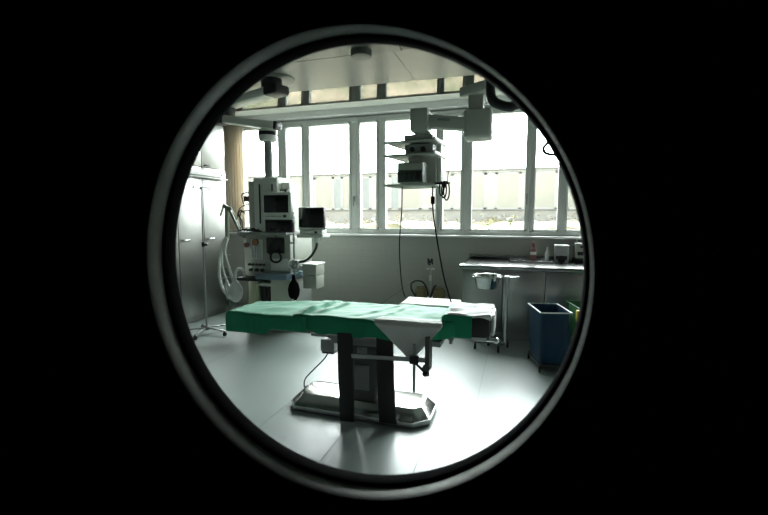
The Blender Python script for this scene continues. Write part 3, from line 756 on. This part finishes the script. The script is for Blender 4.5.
# ------------------------------------------------------------------ bowl stand
t = thing('bowl_stand', (-.15, 5.0, 0), 'steel stand on castors with two rings before the base cabinets', 'stand')
MB().cyl((-.115, 5.0, .10), (-.115, 5.0, .865), .018, n=18).build('pole', M['alu'], t)
MB().box(-.145, -.085, 4.97, 5.03, .845, .88, .010).build('head', M['alu'], t)
MB().tube([(-.335+.160*math.cos(a*PI/12), 5.0+.160*math.sin(a*PI/12), .867) for a in range(25)], .008, n=10).build('ring', M['chrome'], t)
MB().bar((-.175, 5.0, .867), (-.13, 5.0, .867), .02, .012).bar((-.09, 5.0, .867), (.015, 5.0, .872), .05, .018, .004).build('bracket', M['chrome'], t)
for dx, dy in ((-.34, .04), (-.075, -.02), (.02, .20), (-.20, .22)):
    g = MB().bar((-.115, 5.0, .11), (-.115+dx, 5.0+dy, .085), .03, .022, .005).build('leg', M['column'], t)
    MB().cyl((-.115+dx-.013, 5.0+dy, .032), (-.115+dx+.013, 5.0+dy, .032), .032, n=18).cyl((-.115+dx, 5.0+dy, .03), (-.115+dx, 5.0+dy, .085), .01).build('caster', M['black'], g)
b = MB().lathe([(0, .725), (.095, .725), (.112, .735), (.146, .862), (.168, .876), (.170, .882), (.150, .880), (.140, .864), (.106, .742), (0, .735)], (-.335, 5.0, 0), n=40)
tag(b.build('steel_bowl', M['chrome']), 'round steel bowl resting in the left ring of the bowl stand', 'bowl')

# ------------------------------------------------------------------ waste bins
def bin_(cx, cy, w, dp, h, rz, m, name, label, rim_m):
    t = thing(name, (cx, cy, 0), label, 'bin')
    ca, sa = math.cos(rz), math.sin(rz)
    def P(x, y, z): return (cx+ca*x-sa*y, cy+sa*x+ca*y, z)
    def ringp(s_, z, k=0): return [P(-w/2*s_, -dp/2*s_, z), P(w/2*s_, -dp/2*s_, z), P(w/2*s_, dp/2*s_, z), P(-w/2*s_, dp/2*s_, z)]
    # sagging bag: rings of a rounded rectangle with a little bulge
    rings = []; n = 40
    for z, s_ in ((.075, .80), (.09, .90), (.2, .99), (.34, 1.03), (.46, 1.0), (h, .985), (h+.004, .97), (h-.03, .95), (.3, .95), (.12, .86)):
        rr = []
        for k in range(n):
            a = 2*PI*k/n; e_ = .35
            x = w/2*s_*math.copysign(abs(math.cos(a))**e_, math.cos(a)); y = dp/2*s_*math.copysign(abs(math.sin(a))**e_, math.sin(a))
            q_ = .006*noise.noise(Vector((x*14, y*14, z*9))) if .08 < z < h-.02 else 0
            rr.append(P(x*(1+q_/w*4), y*(1+q_/dp*4), z))
        rings.append(rr)
    vs = [p for r_ in rings for p in r_]; fs = []
    for i in range(len(rings)-1):
        for k in range(n): fs.append((i*n+k, i*n+(k+1) % n, (i+1)*n+(k+1) % n, (i+1)*n+k))
    fs.append(tuple(range(n))[::-1]); fs.append(tuple(range((len(rings)-1)*n, len(rings)*n)))
    b = MB(); b.raw(vs, fs); bmesh.ops.recalc_face_normals(b.bm, faces=b.bm.faces); b.build('bag', m, t)
    pr = ringp(1.0, h+.006)
    b = MB(); b.tube(pr+[pr[0]], .007, smooth=False, n=8); b.build('rim', rim_m, t)
    f = MB(); q0 = ringp(.9, .075)
    for k in range(4): f.bar(q0[k], q0[(k+1) % 4], .022, .022)
    f.build('bottom_frame', M['black'], t)
    for p in q0: MB().cyl((p[0]-.012, p[1], .03), (p[0]+.012, p[1], .03), .03, n=16).cyl((p[0], p[1], .03), (p[0], p[1], .075), .009).build('caster', M['black'], t)
    return t
bin_(.315, 4.69, .30, .47, .60, R(13), M['blue_bin'], 'waste_bin', 'dark blue bag bin with a pale rim in front of the steel cabinets', M['white_plastic'])
t = bin_(.73, 4.90, .34, .42, .61, R(13), M['green_bin'], 'waste_bin', 'green bin right of the dark blue bin, with a yellow clip', M['green_bin'])
MB().box(.565, .60, 4.605, 4.655, .49, .615, .01, R(13)).build('yellow_clip', M['yellow'], t)

# ------------------------------------------------------------------ operating table
tb = thing('operating_table', (-1.17, 3.17, 0), 'operating table with steel base, black hanging pads and green drapes', 'operating table')
fl = [(-1.755, 3.07), (-1.685, 2.965), (-.70, 2.945), (-.59, 3.05), (-.59, 3.33), (-.68, 3.42), (-1.67, 3.42), (-1.755, 3.33)]
MB().poly([(x, y, .012) for x, y in fl], (0, 0, .033), .004).build('base_plate', M['alu'], tb)
def insetp(k0): return [(-1.17+(x+1.17)*k0, 3.185+(y-3.185)*k0, 0) for x, y in fl]
bot = [Vector(p)+Vector((0, 0, .044)) for p in insetp(.985)]
top = [(-1.68, 3.13, .115), (-1.64, 3.06, .115), (-.72, 3.04, .115), (-.665, 3.10, .115), (-.665, 3.29, .115), (-.72, 3.335, .115), (-1.64, 3.335, .115), (-1.68, 3.28, .115)]
MB().hull(bot, top, .003).build('base_cover', M['base'], tb, angle=12)
for x, y in ((-1.64, 3.05), (-1.64, 3.34), (-.70, 3.04), (-.70, 3.34)): MB().cyl((x, y, 0), (x, y, .014), .03, n=16).build('foot', M['rubber'], tb)
co = MB().box(-1.215, -1.03, 3.07, 3.33, .11, .45, .012).build('column', M['column'], tb)
MB().box(-1.195, -1.075, 3.058, 3.072, .20, .40, .004).build('service_panel', M['grey_metal'], co)
MB().box(-1.245, -1.0, 3.04, 3.36, .44, .58, .014).build('column_sleeve', M['column'], tb)
MB().box(-1.16, -1.08, 3.025, 3.042, .475, .555, .004).cyl((-1.12, 3.03, .515), (-1.12, 3.02, .515), .022, n=20).build('lock_plate', M['mid_enamel'], tb)
MB().box(-1.0, -.955, 3.08, 3.30, .11, .44, .01).build('column_rib', M['light_enamel'], tb)
MB().box(-1.36, -.90, 2.98, 3.40, .575, .64, .012).build('tilt_head', M['grey_metal'], tb)
MB().box(-1.50, -.50, 2.93, 3.42, .635, .675, .006).build('seat_frame', M['grey_metal'], tb)
MB().box(-2.14, -1.50, 2.92, 3.24, .655, .69, .006).build('leg_frame', M['grey_metal'], tb)
MB().box(-.50, -.18, 3.08, 3.36, .665, .70, .006).build('head_frame', M['alu'], tb)
for y in (2.905, 3.445): MB().box(-1.48, -.56, y-.006, y+.006, .665, .695, .003).build('side_rail', M['chrome'], tb)
for x in (-1.36, -1.06, -.76):
    MB().box(x-.012, x+.012, 2.908, 2.94, .66, .70).build('rail_spacer', M['alu'], tb)
MB().hull([(-2.185, 2.875, .69), (-1.56, 2.88, .69), (-1.56, 3.43, .69), (-2.185, 3.25, .69)], [(-2.185, 2.875, .788), (-1.56, 2.88, .788), (-1.56, 3.43, .788), (-2.185, 3.25, .788)], .02).build('leg_cushion', M['black_pad'], tb)
MB().box(-1.545, -.56, 2.90, 3.44, .695, .795, .025, seg=3).build('seat_cushion', M['black_pad'], tb)
hc = MB(); hc.hull([(-.455, 3.0, .695), (-.175, 3.03, .695), (-.175, 3.40, .695), (-.455, 3.43, .695)], [(-.42, 3.01, .835), (-.175, 3.045, .845), (-.175, 3.395, .845), (-.42, 3.42, .835)], .022)
hc.build('head_cushion', M['black_pad'], tb)
MB().box(-.172, -.150, 3.10, 3.36, .70, .85, .008).build('head_end_plate', M['white_plastic'], tb)
# hanging black pads
for (x0, x1, y, zb, tw) in ((-1.253, -1.137, 2.862, .015, .0), (-.962, -.838, 2.895, .03, .02)):
    b = MB()
    b.poly([(x0, y, .70), (x1, y, .70), (x1+.004, y+.012, .35), (x1+tw, y+.03, zb+.002), (x0+tw*.4+.005, y+.025, zb), (x0, y+.012, .35)], (0, .026, 0), .005)
    b.build('hanging_pad', M['black_pad'], tb)
# rail clamp with cross bar and upright rod
MB().box(-.585, -.553, 2.80, 2.905, .50, .735, .006).cyl((-.57, 2.80, .53), (-.57, 2.77, .53), .026, n=18).cyl((-.57, 2.81, .47), (-.57, 2.81, .52), .017).build('clamp_post', M['column'], tb)
MB().bar((-1.13, 2.845, .545), (-.56, 2.815, .575), .020, .030, .004).build('cross_bar', M['alu'], tb)
MB().box(-.69, -.63, 2.79, 2.835, .545, .60, .006).build('rod_clamp', M['black'], tb)
MB().cyl((-.66, 2.81, .345), (-.66, 2.81, .68), .010, n=14).build('rod', M['grey_metal'], tb)
MB().bar((-.645, 2.80, .55), (-.57, 2.78, .495), .012, .012).sphere((-.575, 2.775, .495), .020).build('clamp_lever', M['black'], tb)
MB().cyl((-.635, 3.20, .60), (-.635, 3.20, .64), .010, n=12).build('rear_pin', M['grey_metal'], tb)
# small fittings hanging below the head section
MB().box(-.46, -.42, 2.99, 3.02, .675, .74, .004).cyl((-.44, 3.0, .65), (-.44, 3.0, .68), .012).build('head_clamp', M['grey_metal'], tb)
MB().cyl((-.20, 3.05, .685), (-.14, 3.05, .685), .014, n=14).sphere((-.13, 3.05, .685), .02).build('head_knob', M['chrome'], tb)
# arm board at the back, covered with a cloth
MB().box(-.92, -.50, 3.46, 3.78, .775, .805, .01).bar((-.70, 3.43, .69), (-.70, 3.55, .78), .03, .03).build('arm_board', M['grey_metal'], tb)
# remote control and its lead
t = thing('hand_control', (-1.54, 3.36, .39), 'small grey control box hanging under the table, with its lead', 'control')
MB().box(-1.60, -1.47, 3.30, 3.42, .39, .50, .012).build('housing', M['grey_metal'], t)
MB().box(-1.59, -1.48, 3.31, 3.41, .372, .392, .006).build('bumper', M['black'], t)
MB().box(-1.55, -1.52, 3.35, 3.37, .495, .66, .003).build('hanger', M['alu'], t)
b = MB(); b.tube([(-1.55, 3.36, .375), (-1.60, 3.37, .30), (-1.72, 3.39, .18), (-1.80, 3.40, .09), (-1.815, 3.41, .01), (-1.80, 3.46, .008), (-1.72, 3.54, .008), (-1.62, 3.55, .008), (-1.52, 3.50, .008), (-1.45, 3.43, .02)], .006, n=8)
tag(b.build('cable', M['black']), 'black cable looping on the floor beside the left end of the table base', 'cable')

# ------------------------------------------------------------------ drapes
def drape(name, m, x0, x1, y0, y1, ztop, front, back, left, right, seed=0, amp=.006, label='', cat='drape', rad=.022, nu=90, nv=50, topfn=None, th=.004, group=None, yfn=None):
    """front/back/left/right: skirt length (number or function of the running coordinate)"""
    def fold(s, L, r):
        # s in metres from edge 0; returns position 0..L, drop
        if s < r:
            t = r-s
            if t < r*PI/2: a = t/r; return r-r*math.sin(a), r*(1-math.cos(a))
            return 0.0, r+(t-r*PI/2)
        if s > L-r:
            p, dd = fold(L-s, 1e9, r); return L-p, dd
        return s, 0.0
    W, D = x1-x0, y1-y0
    ev = lambda f_, q_: f_(q_) if callable(f_) else f_
    k_ = rad*(PI/2-1)
    us = []
    vs = []; fs = []
    for i in range(nu+1):
        for jx in range(nv+1):
            ti, tj = i/nu, jx/nv
            xm = x0+W*min(1, max(0, ti))
            fl_, bk = ev(front, xm), ev(back, xm)
            lf, rg = ev(left, 0), ev(right, 0)
            u = -lf+k_*(-1 if False else 0)+(W+lf+rg)*ti
            v = -fl_+(D+fl_+bk)*tj
            px, dx = fold(u, W, rad) if (lf > 0 or rg > 0) else (u, 0)
            if lf == 0 and u < W/2: px, dx = u, 0
            if rg == 0 and u > W/2: px, dx = u, 0
            py, dy = fold(v, D, rad)
            if fl_ == 0 and v < D/2: py, dy = v, 0
            if bk == 0 and v > D/2: py, dy = v, 0
            drop = max(dx, dy)
            x = x0+px; y = y0+py; z = ztop-drop
            q1, q2 = x*.8+y*.6, y*.8-x*.6
            nA = noise.noise(Vector((x*2.2+seed, y*6.5, seed*1.7)))+.7*noise.noise(Vector((q1*2.6, q2*11+seed, seed)))+.3*noise.noise(Vector((x*9, y*13+seed, seed)))
            w_ = min(1, drop/.05)
            z += amp*nA*(1-w_)
            if topfn: z += topfn(x, y)*(1-w_)
            wv = .008*noise.noise(Vector((x*9+seed, z*3, 4.2+seed)))+.004*noise.noise(Vector((x*26, z*5, seed)))
            if dy > .01: y += (-1 if v < D/2 else 1)*(abs(wv)*w_*1.4)
            if dx > .01: x += (-1 if u < W/2 else 1)*(abs(noise.noise(Vector((y*11, z*4, seed))))*.012*w_)
            if yfn: y = yfn(x, y)
            vs.append((x, y, z))
    for i in range(nu):
        for jx in range(nv):
            a = i*(nv+1)+jx
            fs.append((a, a+nv+1, a+nv+2, a+1))
    b = MB(); b.raw(vs, fs)
    bmesh.ops.recalc_face_normals(b.bm, faces=b.bm.faces)
    o = b.build(name, m, angle=60)
    md = o.modifiers.new('thick', 'SOLIDIFY'); md.thickness = th; md.offset = -1
    return tag(o, label, cat, group)
g_ = lambda t, c, w: math.exp(-((t-c)/w)**2)
def ridge(x, y, xr, k, y0, h, soft=.05, sharp=.010):
    t = x-(xr+(y-2.88)*k)
    e = min(1, max(0, (y-y0)/.06))*min(1, max(.15, (3.47-y)/.12))
    return h*e*math.exp(-(t/(soft if t < 0 else sharp))**2)
ss = lambda a, b, v: (lambda t: t*t*(3-2*t))(min(1, max(0, (v-a)/(b-a))))
drape('surgical_drape', M['green_cloth'], -2.20, -1.50, 2.855, 3.285, .800,
      lambda x: .152-.045*ss(-1.80, -1.74, x), .10, .15, 0, 1, label='green cloth over the left leg end of the operating table', nu=110, amp=.009,
      yfn=lambda x, y: 2.855+(y-2.855)*(.43+.28*max(0, x+2.2))/.43 if y > 2.855 else y)
def taper(x, y):
    if x > -.75 and y < 3.2: return y+.12*((x+.75)/.35)**1.5*(1-min(1, max(0, (y-2.86)/.36)))
    return y
drape('surgical_drape', M['green_cloth'], -1.62, -.40, 2.872, 3.465, .808,
      lambda x: .100+.022*ss(-1.5, -1.36, x)+.008*math.sin(x*21)-.020*max(0, min(1, (x+.75)/.25)), .08, 0, 0, 5, label='wrinkled green cloth over the middle of the operating table', amp=.013,
      topfn=lambda x, y: ridge(x, y, -1.555, .16, 2.90, .026)+ridge(x, y, -1.44, .18, 2.95, .016, .06)+ridge(x, y, -.98, .28, 2.90, .010, .09, .02)+ridge(x, y, -1.2, .55, 2.95, .008, .08, .02), nu=170, nv=56, yfn=taper)
drape('surgical_drape', M['green_cloth'], -.505, -.295, 2.985, 3.45, .856,
      .145, .06, .03, 0, 9, label='green cloth hanging from the headrest beside its black pad', nu=40, amp=.004)
drape('head_cloth', M['white_cloth'], -.47, -.168, 3.005, 3.435, .866, lambda x: .022+.012*math.sin(x*30), .06, .06, .02, 13, amp=.018, label='crumpled white cloth lying over the headrest', cat='cloth', nu=60, nv=50, rad=.012)
drape('arm_board_cloth', M['white_cloth'], -.95, -.47, 3.475, 3.80, .815, .045, .05, .03, .03, 21, amp=.004, label='pale cloth over the arm board behind the operating table', cat='cloth', nu=40, nv=30, rad=.012)
# triangular cloth hanging over the front edge
def tri_cloth():
    vs, fs = [], []
    xa, xb, xc = -.965, -.475, -.69
    nu, nt, nd = 40, 8, 30
    ztop = .818; zap = .548
    rows = []
    for k in range(nt+1):              # lying on the table: back edge to the front edge
        t = k/nt
        rows.append([(xa+.03*(1-t)+(xb-xa-.06*(1-t))*i/nu, 2.955-.10*t, ztop+.004*noise.noise(Vector((i*.3, k*.5, 2))) - (.010 if t == 1 else 0)) for i in range(nu+1)])
    for k in range(1, nd+1):
        t = k/nd; l = xa+(xc-xa)*t; r_ = xb+(xc-xb)*t
        rows.append([(l+(r_-l)*i/nu, 2.838+.006*math.sin(i/nu*9+1)*(1-t)+.004*math.sin(i*.9)*(t*(1-t)), ztop-.014-(ztop-.014-zap)*t) for i in range(nu+1)])
    for r_ in rows: vs += r_
    for k in range(len(rows)-1):
        for i in range(nu):
            a = k*(nu+1)+i; fs.append((a, a+1, a+nu+2, a+nu+1))
    return vs, fs
b = MB(); b.raw(*tri_cloth()); o = b.build('folded_towel', M['grey_cloth'], angle=70)
md = o.modifiers.new('thick', 'SOLIDIFY'); md.thickness = .004
tag(o, 'pale grey cloth hanging in a triangle over the front edge of the operating table', 'cloth')

# ------------------------------------------------------------------ light, world, camera
SKYEL, SKYLO, SKYHI, SKYX = 24, 1.2, 35.0, -0.05
w = bpy.data.worlds.new('World'); scn.world = w; w.use_nodes = True
nt = w.node_tree; bg = nt.nodes['Background']
bg.inputs['Color'].default_value = (.95, .985, 1.0, 1)
# hazy overcast sky: brightest where the veiled sun stands behind the opposite wing
tc = nt.nodes.new('ShaderNodeTexCoord'); vd = nt.nodes.new('ShaderNodeVectorMath'); vd.operation = 'DOT_PRODUCT'
vn = nt.nodes.new('ShaderNodeVectorMath'); vn.operation = 'NORMALIZE'
nt.links.new(tc.outputs['Generated'], vn.inputs[0]); nt.links.new(vn.outputs['Vector'], vd.inputs[0])
vd.inputs[1].default_value = Vector((SKYX, math.cos(R(SKYEL)), math.sin(R(SKYEL)))).normalized()
mr = nt.nodes.new('ShaderNodeMapRange'); mr.interpolation_type = 'SMOOTHSTEP'
mr.inputs['From Min'].default_value = .35; mr.inputs['From Max'].default_value = 1.0
mr.inputs['To Min'].default_value = SKYLO; mr.inputs['To Max'].default_value = SKYHI
nt.links.new(vd.outputs['Value'], mr.inputs['Value']); nt.links.new(mr.outputs['Result'], bg.inputs['Strength'])
l = bpy.data.lights.new('window_portal', 'AREA'); l.shape = 'RECTANGLE'; l.size = 7.1; l.size_y = 1.85
try: l.cycles.is_portal = True
except Exception: pass
lo = bpy.data.objects.new('window_portal', l); col.objects.link(lo)
lo.location = (-1.2, 6.62, 2.17); lo.rotation_euler = (-PI/2, 0, 0)

cam = bpy.data.cameras.new('camera'); co = bpy.data.objects.new('camera', cam); col.objects.link(co)
co.location = (0, 0, 1.55); co.rotation_euler = (R(90-5.5), 0, R(17.3))
cam.sensor_width = 36; cam.lens = 434/768*36; cam.clip_start = .01
cam.dof.use_dof = True; cam.dof.focus_distance = 4.0; cam.dof.aperture_fstop = 9.0
scn.camera = co
scn.view_settings.view_transform = 'Standard'; scn.view_settings.look = 'None'
scn.view_settings.exposure = 0.0; scn.view_settings.gamma = 1; scn.view_settings.use_curve_mapping = False
try:
    scn.cycles.use_denoising = True
    scn.cycles.max_bounces = 10; scn.cycles.diffuse_bounces = 5; scn.cycles.glossy_bounces = 5; scn.cycles.transparent_max_bounces = 12
    scn.cycles.sample_clamp_indirect = 6
except Exception: pass
